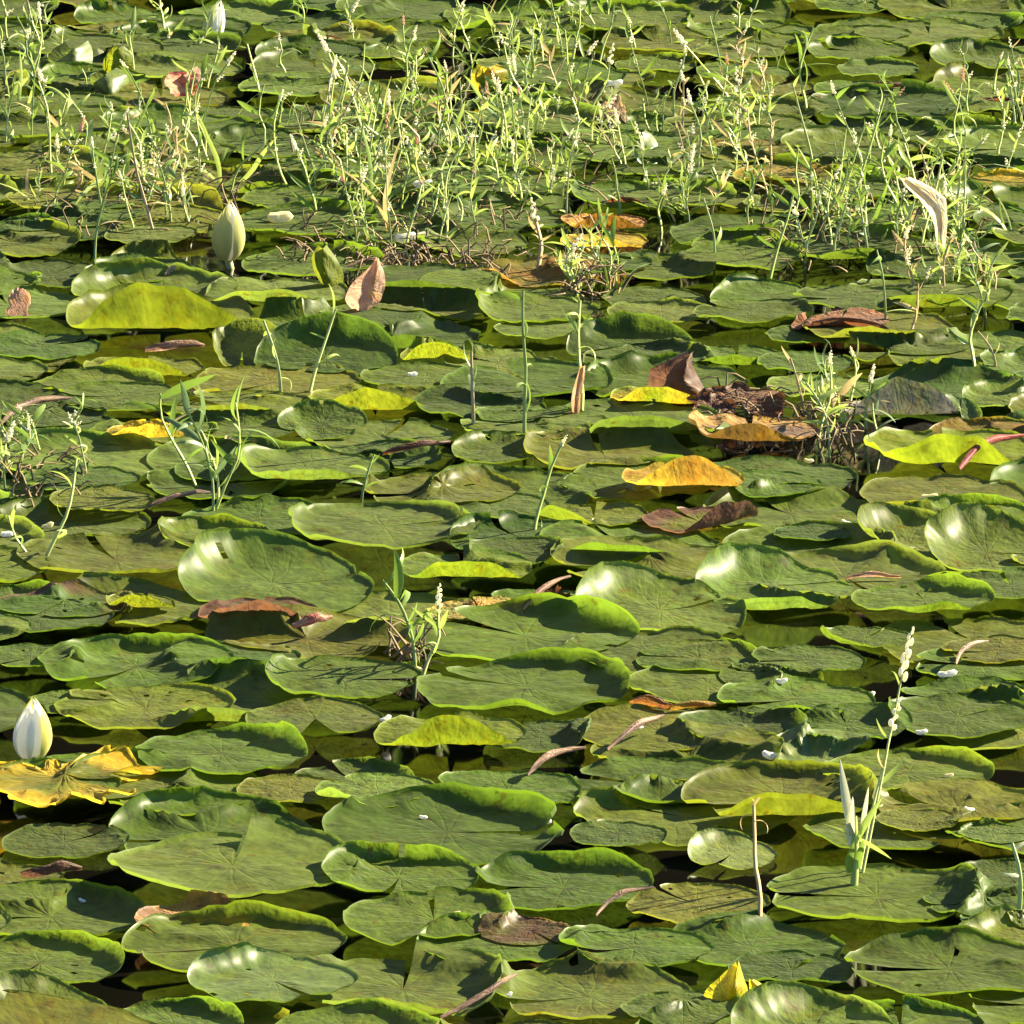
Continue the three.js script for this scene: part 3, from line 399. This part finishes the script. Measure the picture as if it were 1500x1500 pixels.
{ // the white-leaved sprout: two green sheaths below, two bright leaves above
  const b = at(1250, 1298, 0.01), g = thing('sprouting_weed', b), s = 1 / scaleAt(b);
  mesh('stem', taper(new THREE.CatmullRomCurve3([new THREE.Vector3(0, -0.01, 0), new THREE.Vector3(0.002, 0.03, 0), new THREE.Vector3(0, 0.07, 0)]), 0.004, 0.003, 7, 8), M.stemG, g);
  for (const [x0, y0, x1, y1, w, mt] of [[-6, 20, -12, 80, 1.6, 'green'], [6, 25, 14, 82, 1.3, 'green'], [2, 72, -36, 205, 0.75, 'white'], [-4, 62, -6, 150, 1.1, 'white'], [6, 70, 34, 150, 1, 'pale'], [0, 75, 62, 52, 0.9, 'pale'], [0, 78, -50, 100, 0.6, 'pale'], [12, 80, 22, 160, 0.6, 'white']]) {
    const m = mesh(mt === 'green' ? 'sheath' : 'leaf', BLADE[2], M[mt], g), d = new THREE.Vector3((x1 - x0) * s, (y1 - y0) * s, 0.004); orient(m, new THREE.Vector3(x0 * s, y0 * s, 0), d, d.length(), rr(-0.5, 0.5), w);
  }
  tag(g, 'sprout with bright white leaves rising from two green sheaths', 'water weed');
}
// clumps: [centre x, y, half width, half depth, number, height min, max (pixels), words]
const CLUMPS = [
  [190, 285, 150, 75, 46, 50, 165, 'clump with the crooked tan stems'], [590, 270, 165, 110, 84, 50, 170, 'dense clump behind the pink dead leaf'], [790, 230, 90, 110, 40, 40, 130, 'clump behind the amber pads'], [1265, 320, 180, 80, 62, 50, 160, 'clump behind the rust-brown pad'],
  [870, 415, 45, 25, 12, 30, 80, 'tuft below the yellow pad edge'], [1090, 175, 70, 55, 14, 40, 110, 'sparse weeds with leaning seed stalks'], [990, 250, 110, 110, 34, 40, 110, 'thin weeds between the clumps'], [60, 690, 75, 60, 9, 40, 100, 'tangle beside the slanting pale stem'], [1450, 260, 60, 130, 20, 40, 120, 'weeds along the pond behind the red leaf'], [420, 110, 380, 90, 26, 30, 90, 'scattered weeds on the far pads'], [1000, 60, 400, 60, 22, 30, 100, 'scattered weeds on the far pads'], [30, 120, 60, 110, 14, 40, 130, 'clump with the crooked tan stems'], [1400, 430, 90, 40, 12, 30, 90, 'weeds around the jointed stem'], [1230, 610, 60, 35, 8, 25, 70, 'weeds around the grey upturned leaf'],
];
for (const [cx, cy, rx, ry, n, h0, h1, words] of CLUMPS) for (let i = 0; i < n * 0.95; i++) {
  const a = rnd() * 6.28, q = Math.sqrt(rnd()), px = cx + rx * q * Math.cos(a), py = cy + ry * q * Math.sin(a), h = rr(h0, h1), b = at(px, py, 0.004), k = rnd();
  if (k < 0.1) { tuft(b, h / scaleAt(b), 3 + Math.floor(rnd() * 4), rnd() < 0.5 ? 'green' : 'pale', `tuft of thin grass blades in the ${words}`, `grass tufts in the ${words}`); continue; }
  const pal = k < 0.44 ? 'green' : k < 0.84 ? 'pale' : k < 0.92 ? 'blue' : 'tan', seed = rnd() < 0.36;
  const t = rise(b, px + rr(-0.35, 0.35) * h, py - h);
  const g = sprig(b, t, { pal, leaves: 5 + Math.floor(rnd() * 7), len: rr(0.018, 0.042), from: 0.08, extra: Math.floor(rnd() * 2.6), spike: seed ? rr(0.012, 0.026) : 0, spikeMat: rnd() < 0.2 ? 'seedP' : 'seed', crook: rr(0.03, 0.13), name: seed ? 'seeding_smartweed' : 'leafy_smartweed', r: rr(0.0011, 0.0019), bend: rr(0.02, 0.2) });
  tag(g, `${{ green: 'green', pale: 'pale yellow-green', blue: 'grey-green', tan: 'dried tan' }[pal]} ${seed ? 'seeding' : 'leafy'} sprig in the ${words}`, 'water weed', `sprigs in the ${words}`);
}

// ---------- lily buds ----------
function petalShell(h, r, a0, a1, s, out) {                      // a strip of a pointed bud's skin between two angles
  const n = 12, m = 6, pos = [], idx = [];
  for (let i = 0; i <= n; i++) { const t = i / n, prof = r * Math.pow(Math.sin(Math.PI * (0.1 + 0.9 * Math.pow(t, 0.85))), 0.8) * (1 - 0.15 * t) + out, taperW = Math.min(1, (1 - t) * 2.6 + 0.04) * (0.75 + 0.25 * Math.min(1, t * 4)), mid = (a0 + a1) / 2, hw = (a1 - a0) / 2 * taperW; for (let j = 0; j <= m; j++) { const a = mid + hw * (j / m * 2 - 1); pos.push(Math.cos(a) * prof, t * h, -Math.sin(a) * prof); if (i && j) { const k = i * (m + 1) + j; idx.push(k - 1, k, k - m - 2, k, k - m - 1, k - m - 2); } } }
  const g = new THREE.BufferGeometry(); g.setAttribute('position', new THREE.Float32BufferAttribute(pos, 3)); g.setIndex(idx); g.computeVertexNormals(); return g;
}
function bud(px, py, hpx, wpx, label, sepals, tilt, green) {
  const b = at(px, py, 0.012), s = 1 / scaleAt(b), h = hpx * s * 1.03, r = wpx * s / 2, g = thing('water_lily_bud', b);
  mesh('flower_stalk', taper(new THREE.CatmullRomCurve3([new THREE.Vector3(0.01, -0.03, 0), new THREE.Vector3(0.004, -0.01, 0), new THREE.Vector3(0, 0.004, 0)]), 0.005, 0.005, 8, 6), M.stemP, g);
  const w = new THREE.MeshPhysicalMaterial({ color: new THREE.Color().setRGB(0.78, 0.78, 0.72), roughness: 0.95, transmission: 0.5, clearcoat: 0.3, clearcoatRoughness: 0.4, side: THREE.DoubleSide });
  const sm = sheet(...green, 0.4, 0.4);
  for (let k = 0; k < 6; k++) mesh('petal', petalShell(h * (0.97 - 0.01 * k), r * 0.93, k * 1.047 - 0.75, k * 1.047 + 0.75, k, -0.0004 * (k % 2)), w, g);
  for (const [a0, a1] of sepals) mesh('sepal', petalShell(h, r, a0 * D2R, a1 * D2R, 9, 0.0012), sm, g);
  g.rotation.z = tilt; tag(g, label, 'flower bud'); return g;
}
bud(44, 1112, 92, 62, 'plump white water lily bud rising behind the torn yellow pad', [[-58, 12], [70, 150]], -0.06, [0.5, 0.47, 0.10]);
bud(333, 380, 86, 50, 'cream-green pointed water lily bud standing over dark water', [[-70, 20], [195, 285], [60, 150]], -0.05, [0.5, 0.47, 0.15]);
bud(308, 62, 66, 34, 'slim white bud among the far weeds', [[190, 260]], -0.25, [0.45, 0.5, 0.2]);

// ---------- withered leaves, rolled rims and petals ----------
function roll(p0, p1, r, turn, s) {                              // a withered leaf rolled along its length, tapering to both ends
  const n = 22, m = 12, d = p1.clone().sub(p0), L = d.length(), ax = d.clone().normalize(), sd = new THREE.Vector3().crossVectors(ax, Yv).normalize(), up = new THREE.Vector3().crossVectors(sd, ax), pos = [], uv = [], idx = [], col = [];
  return (tA, tB) => {
    for (let i = 0; i <= n; i++) for (let j = 0; j <= m; j++) {
      const t = i / n, q = j / m, R = r * (0.35 + 0.65 * Math.sin(Math.PI * Math.min(1, t * 0.9 + 0.08))) * (1 + 0.3 * vn(t * 6, q * 3 + s, 5)), a = -1.9 + turn * q + 0.3 * vn(t * 3, s, 8), rad = R * (0.75 + 0.4 * q);
      const p = p0.clone().addScaledVector(d, t).addScaledVector(sd, Math.cos(a) * rad + 0.2 * r * vn(t * 4, s + 3, 4)).addScaledVector(sd, L * 0.1 * Math.sin(Math.PI * t) * (hash(s, 1, 3) - 0.5) * 2).addScaledVector(up, L * 0.06 * Math.sin(Math.PI * t) + Math.sin(a) * rad + r * 0.5 + 0.25 * r * vn(t * 5, s, 6)).sub(p0);
      pos.push(p.x, p.y, p.z); uv.push(t * 0.6 + 0.2, q * 0.4 + 0.3);
      const f = Math.min(1, Math.max(0, 0.5 + 1.4 * fbm(t * 5 + s, q * 3, 12, 3))); for (let w = 0; w < 3; w++) col.push(TINT[tA][w] + (TINT[tB][w] - TINT[tA][w]) * f);
      if (i && j) { const k = i * (m + 1) + j; idx.push(k - 1, k, k - m - 2, k, k - m - 1, k - m - 2); }
    }
    const g = new THREE.BufferGeometry(); g.setAttribute('position', new THREE.Float32BufferAttribute(pos, 3)); g.setAttribute('uv', new THREE.Float32BufferAttribute(uv, 2)); g.setAttribute('color', new THREE.Float32BufferAttribute(col, 3)); g.setIndex(idx); g.computeVertexNormals(); return g;
  };
}
// [x0, y0, x1, y1, thickness (pixels), tints, label, height above the water at each end (m)]
const ROLLS = [
  [772, 1138, 858, 1098, 16, 'br', 'pk', 'brown rolled leaf bridging two dark pads'], [888, 1102, 972, 1050, 16, 'pk', 'br', 'pinkish rolled leaf end pointing up beside a tan scrap'], [645, 1494, 758, 1428, 15, 'br', 'pk', 'long rusty rolled rim with pale crumbs'], [872, 1344, 958, 1302, 13, 'br', 'pk', 'rolled brown rim with white crumbs on a green pad'], [428, 922, 486, 908, 22, 'pk', 'rd', 'pinkish withered roll at the end of a brown rim'], [766, 895, 835, 845, 13, 'pk', 'ru', 'tan broken stalk lying across green pads'],
  [212, 518, 300, 510, 20, 'pk', 'br', 'pinkish dead roll in front of the lime-green folded pad'], [0, 625, 105, 585, 16, 'pk', 'br', 'pink-brown roll beside the tangle of weeds'], [1405, 692, 1505, 640, 18, 'rd', 'rd', 'red curled leaf arching over the pads'], [215, 745, 308, 722, 12, 'br', 'pk', 'brown rolled rim behind the bushy sprigs'], [560, 668, 660, 650, 14, 'br', 'ru', 'dark brown roll between flat pads'], [1190, 478, 1310, 492, 20, 'ru', 'br', 'rust-red roll lying over the withered pad'], [925, 1030, 985, 1040, 22, 'ru', 'or', 'orange-brown scrap wedged between pads'], [980, 1040, 1050, 1035, 16, 'or', 'ye', 'amber leaf scrap beside the orange-brown one'], [1240, 850, 1320, 848, 12, 'pk', 'or', 'thin tan scrap floating in shade'], [1400, 975, 1448, 940, 10, 'pk', 'bf', 'tan stick with a white petal at its foot'], [890, 296, 945, 300, 12, 'ru', 'ru', 'rust-red leaf scrap behind the amber pads'], [500, 395, 570, 380, 8, 'pk', 'br', 'thin tan scrap behind the pink dead leaf'], [30, 1285, 120, 1275, 26, 'br', 'br', 'dark brown withered leaf lying in the water gap'], [1270, 130, 1330, 128, 14, 'rd', 'br', 'small red-brown scrap among the far weeds'], [1175, 150, 1215, 150, 12, 'rd', 'pk', 'small pink scrap beside the upright stem'], [450, 52, 500, 58, 6, 'ru', 'ru', 'thin red twig beside a small green leaf'], [1440, 150, 1500, 155, 14, 'ru', 'br', 'rust-brown strip on the far pads'],
];
ROLLS.forEach(([x0, y0, x1, y1, th, a, b, label], i) => {
  const mid = at((x0 + x1) / 2, (y0 + y1) / 2 + 4, 0.02), s = 1 / scaleAt(mid), q0 = new THREE.Vector3(((x0 - W / 2) / F) * (1 / s) * s * F * s, 0, 0);
  // ends at the water's distance where the roll lies; a steep roll stands up by half of its rise in the picture
  const slope = Math.abs(y1 - y0), up = slope * 0.35 * s, p0 = at(x0, y0, 0.018), p1 = at(x1, y1 + (y0 > y1 ? slope * 0.35 : 0), 0.018); if (y0 > y1) p1.y += up;
  const m = mesh('withered_leaf_roll', roll(p0, p1, th * s * 0.34, 3.6, i + 3)(a, b), dryMat[i % 2], scene); m.position.copy(p0); tag(m, label, 'dead leaf');
});
function deadLeaf(px, py, w, h, tint, tint2, label, cs, tilt) {   // a withered leaf standing up: a crumpled pad on its edge
  const b = at(px, py, 0.004), R = w / 2 / scaleAt(b);
  const g = padSheet(new THREE.Vector3(), R, { s: Math.round(px), curls: curls(cs), notch: 270, nw: 30, tint, tint2, crumple: 0.5, ragged: 0.3, drape: false, tilt: [0, 0] }, 12, 48);
  g.rotateX(tilt[0]); g.rotateZ(tilt[1]); g.scale(1, (h / w) / Math.max(0.3, Math.sin(Math.abs(tilt[0]))), 1); g.computeBoundingBox(); g.translate(0, -g.boundingBox.min.y, 0);
  const m = mesh('withered_leaf', g, deadMat[0], scene); m.position.copy(b); tag(m, label, 'dead leaf'); return m;
}
deadLeaf(1085, 610, 150, 40, 'br', 'ru', 'flattened brown mass of dead leaf beside the folded one', 'F30 B30', [0.5, 0]);
deadLeaf(1040, 615, 90, 36, 'br', 'br', 'dark brown crumpled scrap filling the dead heap', 'L60 B40', [0.6, -0.2]);
deadLeaf(258, 418, 48, 40, 'pk', 'bf', 'small buff leaf behind the lime-green folded pad', 'R60 L40', [1.2, -0.3]);
deadLeaf(30, 475, 46, 70, 'bf', 'pk', 'pale buff leaf scrap standing in green weeds', 'R60 L40', [1.3, 0.1]);
deadLeaf(815, 905, 60, 46, 'pk', 'ru', 'ragged tan leaf scrap beside the broken stalk', 'R60 L50', [0.9, 0.3]);
deadLeaf(900, 190, 44, 60, 'pk', 'bf', 'pale dried flower head among the far weeds', 'R70 L70 B50', [1.2, 0.1]);
// A leaf that stands up from the pads: rows of [left x, y, right x, y] from top to bottom, in the upright plane over its foot; bow: how far its middle bulges towards the pond's near side
function standLeaf(foot, rows, tA, tB, bow, label, o = {}) {
  const b = at(foot[0], foot[1], 0.006), n = 14, m = 8, pos = [], uv = [], col = [], idx = [], lean = o.lean || 0;
  const A = new THREE.CatmullRomCurve3(rows.map(r => rise(b, r[0], r[1]))), B = new THREE.CatmullRomCurve3(rows.map(r => rise(b, r[2], r[3])));
  const wid = A.getPoint(0.5).distanceTo(B.getPoint(0.5)), sd = Math.round(foot[0]);
  for (let i = 0; i <= n; i++) { const t = i / n, p = A.getPoint(t), q = B.getPoint(t); for (let j = 0; j <= m; j++) {
    const u = j / m, v = p.clone().lerp(q, u).sub(b), rag = o.rag ? o.rag * vn(t * 9, u * 7 + sd, 5) * wid : 0;
    pos.push(v.x + rag, v.y + rag * 0.6, v.z + wid * bow * (Math.sin(Math.PI * u) - 0.5) + wid * 0.16 * vn(t * 3 + sd, u * 3, 6) + wid * 0.05 * vn(t * 9, u * 9 + sd, 7) - lean * v.y);
    uv.push(0.3 + 0.4 * u, 0.25 + 0.5 * t); const f = Math.min(1, Math.max(0, 0.5 + 1.4 * fbm(t * 4 + sd, u * 3, 13, 3))); for (let w = 0; w < 3; w++) col.push(TINT[tA][w] + (TINT[tB][w] - TINT[tA][w]) * f);
    if (i && j) { const k = i * (m + 1) + j; idx.push(k - 1, k, k - m - 2, k, k - m - 1, k - m - 2); } } }
  const g = new THREE.BufferGeometry(); g.setAttribute('position', new THREE.Float32BufferAttribute(pos, 3)); g.setAttribute('uv', new THREE.Float32BufferAttribute(uv, 2)); g.setAttribute('color', new THREE.Float32BufferAttribute(col, 3)); g.setIndex(idx); g.computeVertexNormals();
  const ml = mesh(o.name || 'withered_leaf', g, o.live ? (o.name === 'curled_leaf' ? glossMat : leafMat[sd % 4]) : dryMat[sd % 2], scene); ml.position.copy(b); tag(ml, label, o.live ? 'leaf' : 'dead leaf'); return ml;
}
standLeaf([532, 470], [[551, 378, 555, 379], [538, 396, 560, 395], [522, 410, 563, 412], [510, 424, 562, 430], [506, 440, 556, 446], [518, 457, 540, 456]], 'pk', 'pk', 0.5, 'pink dead leaf standing up on a pale stem', { rag: 0.03 });
standLeaf([482, 435], [[466, 361, 478, 361], [457, 376, 492, 380], [460, 400, 503, 405], [470, 418, 500, 422], [480, 431, 490, 431]], 'yg', 'ol', 0.6, 'limp yellow-green leaf hanging beside the pink dead leaf', { live: 1, name: 'limp_leaf' });
standLeaf([1378, 385], [[1318, 261, 1334, 260], [1326, 275, 1360, 272], [1345, 291, 1378, 284], [1358, 306, 1387, 300], [1368, 326, 1388, 325], [1372, 350, 1387, 350], [1376, 373, 1383, 371]], 'bf', 'bf', 0.45, 'long pale buff leaf hanging in the weeds', { rag: 0.05 });
standLeaf([1000, 605], [[1004, 526, 1014, 525], [974, 540, 1018, 538], [952, 552, 1026, 556], [955, 575, 1036, 575], [965, 592, 1042, 592], [985, 604, 1048, 606]], 'br', 'br', 0.4, 'brown folded dead leaf with pale ribs standing in a heap', { rag: 0.06, lean: 0.5 });
standLeaf([1066, 1484], [[1079, 1420, 1083, 1420], [1058, 1440, 1090, 1440], [1036, 1458, 1096, 1456], [1031, 1471, 1095, 1470], [1050, 1481, 1085, 1482]], 'le', 'le', 0.7, 'bright yellow leaf tip folded like a tent over a pad edge', { live: 1, name: 'folded_yellow_leaf', lean: 0.4 });
standLeaf([1112, 1476], [[1098, 1440, 1104, 1440], [1098, 1450, 1120, 1450], [1099, 1460, 1128, 1460], [1104, 1470, 1122, 1470]], 'le', 'le', 0.5, 'small yellow lobe beside the bright yellow leaf tip', { live: 1, name: 'folded_yellow_leaf', lean: 0.5 });
standLeaf([100, 112], [[92, 74, 126, 70], [74, 84, 132, 82], [68, 94, 134, 96], [74, 104, 130, 108]], 'lt', 'lt', 0.9, 'glossy sunlit curled leaf over dark water among far weeds', { live: 1, name: 'curled_leaf', lean: 0.9 });
standLeaf([165, 142], [[142, 112, 168, 108], [130, 120, 188, 116], [134, 132, 186, 130], [150, 141, 178, 140]], 'lt', 'lt', 0.8, 'glossy sunlit curled leaf under the yellow-green upright one', { live: 1, name: 'curled_leaf', lean: 0.9 });
standLeaf([172, 118], [[168, 68, 182, 68], [156, 80, 192, 82], [150, 96, 194, 98], [152, 110, 188, 110]], 'yg', 'yg', 0.5, 'yellow-green upright leaf among the far weeds', { live: 1, name: 'upright_leaf' });
standLeaf([465, 68], [[444, 34, 462, 32], [443, 44, 470, 44], [448, 55, 486, 54], [460, 64, 490, 62]], 'lt', 'lt', 0.6, 'small green leaf standing up beside a red twig', { live: 1, name: 'upright_leaf', lean: -0.3 });
standLeaf([718, 140], [[700, 97, 728, 96], [692, 108, 742, 104], [690, 120, 745, 120], [698, 134, 738, 136]], 'ye', 'yg', 0.6, 'bright yellow leaf glowing in the dense weeds', { live: 1, name: 'upright_leaf' });
standLeaf([842, 624], [[850, 535, 857, 536], [844, 556, 856, 556], [838, 580, 852, 580], [838, 604, 849, 604], [840, 620, 848, 620]], 'pk', 'or', 0.5, 'rust-coloured sheath around the foot of a pale stalk', { rag: 0.04 });
standLeaf([268, 148], [[262, 104, 284, 103], [244, 112, 296, 112], [240, 124, 294, 126], [250, 138, 288, 140]], 'rd', 'pk', 0.5, 'pink-red withered leaf crumpled among the far weeds', { rag: 0.08 });
standLeaf([946, 232], [[932, 198, 946, 197], [925, 208, 958, 206], [926, 218, 964, 218], [934, 227, 960, 228]], 'lt', 'lt', 0.8, 'small glossy sunlit leaf between weed clumps', { live: 1, name: 'curled_leaf', lean: 0.9 });
standLeaf([1040, 655], [[1028, 627, 1062, 627], [1014, 634, 1074, 634], [1010, 643, 1076, 643], [1014, 651, 1064, 650]], 'lt', 'lt', 0.6, 'glossy sunlit leaf curl resting on the brown-orange rolled pad', { live: 1, name: 'curled_leaf', lean: 0.7 });
standLeaf([934, 734], [[930, 703, 950, 702], [920, 712, 956, 710], [917, 722, 952, 722], [922, 731, 940, 731]], 'lt', 'lt', 0.6, 'glossy sunlit leaf end beside the orange folded leaf', { live: 1, name: 'curled_leaf', lean: 0.7 });
standLeaf([1498, 586], [[1488, 556, 1510, 552], [1474, 566, 1512, 562], [1462, 578, 1508, 580]], 'lt', 'lt', 0.6, 'glossy sunlit leaf curl beside a cupped pale pad', { live: 1, name: 'curled_leaf', lean: 0.7 });
{ // torn yellow pad
  const c = at(95, 1162, 0.01), g = padSheet(new THREE.Vector3(c.x, 0, c.z), 172 / scaleAt(c), { s: 77, curls: curls('FL20 B10'), notch: 340, nw: 26, tint: 'ye', tint2: 'ol', rim2: -1.6, mix: 0.1, crumple: 0.12, ragged: 0.42 }, 16, 120);
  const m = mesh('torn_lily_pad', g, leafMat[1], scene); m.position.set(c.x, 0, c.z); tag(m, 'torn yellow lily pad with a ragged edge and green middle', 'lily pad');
}
{ // fallen petals and crumbs
  const pg = new THREE.SphereGeometry(1, 10, 6); pg.scale(1, 0.35, 0.6); const p = pg.attributes.position; for (let i = 0; i < p.count; i++) p.setY(i, p.getY(i) + 0.3 * p.getX(i) ** 2 + 0.1 * vn(p.getX(i) * 3, p.getZ(i) * 3, 2)); pg.computeVertexNormals();
  const w = sheet(0.82, 0.8, 0.68, 0.4, 0.5), y = sheet(0.75, 0.7, 0.38, 0.45, 0.4);
  const L = [[545, 906, 7, 'fleck on the dark water by the leafy sprout'], [548, 898, 5, 'fleck on the dark water by the leafy sprout'], [1212, 670, 10, 'petal on the dark water by the rolled brown pad'], [1185, 655, 7, 'petal on the dark water by the rolled brown pad'], [604, 538, 7, 'crumb beside a yellow-green folded pad'], [565, 1049, 9, 'petal beside the heart-shaped olive pad'], [800, 1178, 8, 'crumb on a flat pad with an open slit'], [612, 958, 8, 'bead at the foot of the leafy sprout'], [1275, 996, 8, 'bead beside the tall seed stalk'], [1388, 972, 14, 'petal at the foot of the tan stick'], [1145, 1006, 9, 'petal between two green pads'], [1362, 722, 13, 'petal on the rim of an olive pad'], [936, 1058, 6, 'crumb beside the pinkish rolled leaf'], [745, 1448, 6, 'crumb on the long rusty rolled rim'], [455, 1324, 8, 'crumb wedged between large pads'], [670, 1330, 5, 'crumb wedged between large pads'], [1240, 752, 9, 'bead cluster beside the paired pale pads'], [1225, 762, 7, 'bead cluster beside the paired pale pads'], [620, 1190, 6, 'crumb wedged between large pads'], [1390, 1135, 7, 'crumb on a pad with a shaded rim'], [1420, 1178, 8, 'bead on an olive pad'], [1128, 1100, 12, 'glossy scrap on a dark green pad'], [340, 232, 9, 'petal in the weed clump'], [500, 150, 12, 'petal in the weed clump'], [595, 330, 16, 'petal in the weed clump'], [620, 270, 14, 'petal in the weed clump'], [900, 128, 14, 'petal in the weed clump'], [410, 318, 18, 'petal in the weed clump'], [1055, 130, 8, 'petal in the weed clump'], [185, 270, 10, 'petal in the weed clump'], [10, 775, 9, 'petal in the tangle by the slanting stem'], [70, 757, 9, 'petal in the tangle by the slanting stem'], [1350, 1068, 9, 'bead on a short seed stalk'], [120, 1300, 6, 'red-tipped crumb on brown leaf']];
  L.forEach(([x, y0, r, t], i) => { const c = at(x, y0 + r * 0.4, 0.02), s = 1 / scaleAt(c), g = cellOf(c.x, c.z); const m = mesh('white_petal', pg, i % 4 === 3 ? y : w, scene); m.position.set(c.x, Math.max(0.004, Math.min(0.03, Hgt[g] || 0)) + r * s * 0.25, c.z); m.scale.setScalar(r * s * 1.1); m.rotation.set(rr(0.1, 0.7), rr(-0.6, 0.6), rr(-0.3, 0.3)); tag(m, `${r > 11 ? 'white' : 'tiny white'} ${t}`, 'petal', `white bits: ${t}`); });
}
{ // dark log behind the far pads
  const a = at(440, 2, 0.0), b = at(800, -6, 0.0), lg = thing('sunken_log', a), d = b.clone().sub(a);
  const c = new THREE.CatmullRomCurve3([0, 0.25, 0.5, 0.75, 1].map(t => d.clone().multiplyScalar(t).add(new THREE.Vector3(0, 0.012 + 0.008 * Math.sin(t * 5), 0.02 * Math.sin(t * 7)))));
  mesh('trunk', taper(c, 0.03, 0.022, 12, 30), new THREE.MeshStandardMaterial({ color: new THREE.Color().setRGB(0.05, 0.035, 0.022), roughness: 0.85, bumpMap: maps[0].bump, bumpScale: 0.008 }), lg);
  mesh('branch_stub', taper(new THREE.CatmullRomCurve3([d.clone().multiplyScalar(0.3), d.clone().multiplyScalar(0.3).add(new THREE.Vector3(0.02, 0.03, 0.02)), d.clone().multiplyScalar(0.3).add(new THREE.Vector3(0.05, 0.045, 0.03))]), 0.01, 0.004, 7, 6), solid(0.06, 0.04, 0.025, 0.9), lg);
  tag(lg, 'dark wet log lying in the water behind the far pads', 'log');
}
{ // brown rootlets and plant litter in the weed clumps
  const gs = [];
  for (const [cx, cy, rx, ry, n] of [[620, 398, 120, 14, 90], [480, 390, 70, 12, 40], [200, 300, 150, 60, 120], [600, 280, 170, 100, 200], [800, 260, 100, 100, 90], [1260, 340, 180, 70, 160], [870, 425, 50, 20, 50], [60, 720, 70, 40, 60], [1200, 640, 50, 30, 40], [1080, 610, 60, 20, 40], [600, 970, 30, 14, 24]]) for (let i = 0; i < n; i++) {
    const p = at(cx + rr(-rx, rx), cy + rr(-ry, ry), 0.004), a = rnd() * 6.28, l = rr(0.015, 0.05), h = rr(0, 0.03), y0 = 0.004 + rr(0, 0.014);
    gs.push(taper(new THREE.CatmullRomCurve3([new THREE.Vector3(p.x, y0, p.z), new THREE.Vector3(p.x + Math.cos(a) * l * 0.5, y0 + h, p.z + Math.sin(a) * l * 0.5), new THREE.Vector3(p.x + Math.cos(a + 0.5) * l, y0 + h * rr(0.2, 1.3), p.z + Math.sin(a + 0.5) * l)]), 0.0014, 0.0007, 4, 4));
  }
  const m = mesh('plant_litter', mergeGeometries(gs), solid(0.16, 0.11, 0.05, 0.9), scene); m.userData.kind = 'stuff'; m.userData.label = 'brown rootlets and dead bits caught in the weeds';
}
scene.traverse(o => { if (o.isMesh && o !== sky) { o.castShadow = true; o.receiveShadow = true; } });
renderer.render(scene, camera);
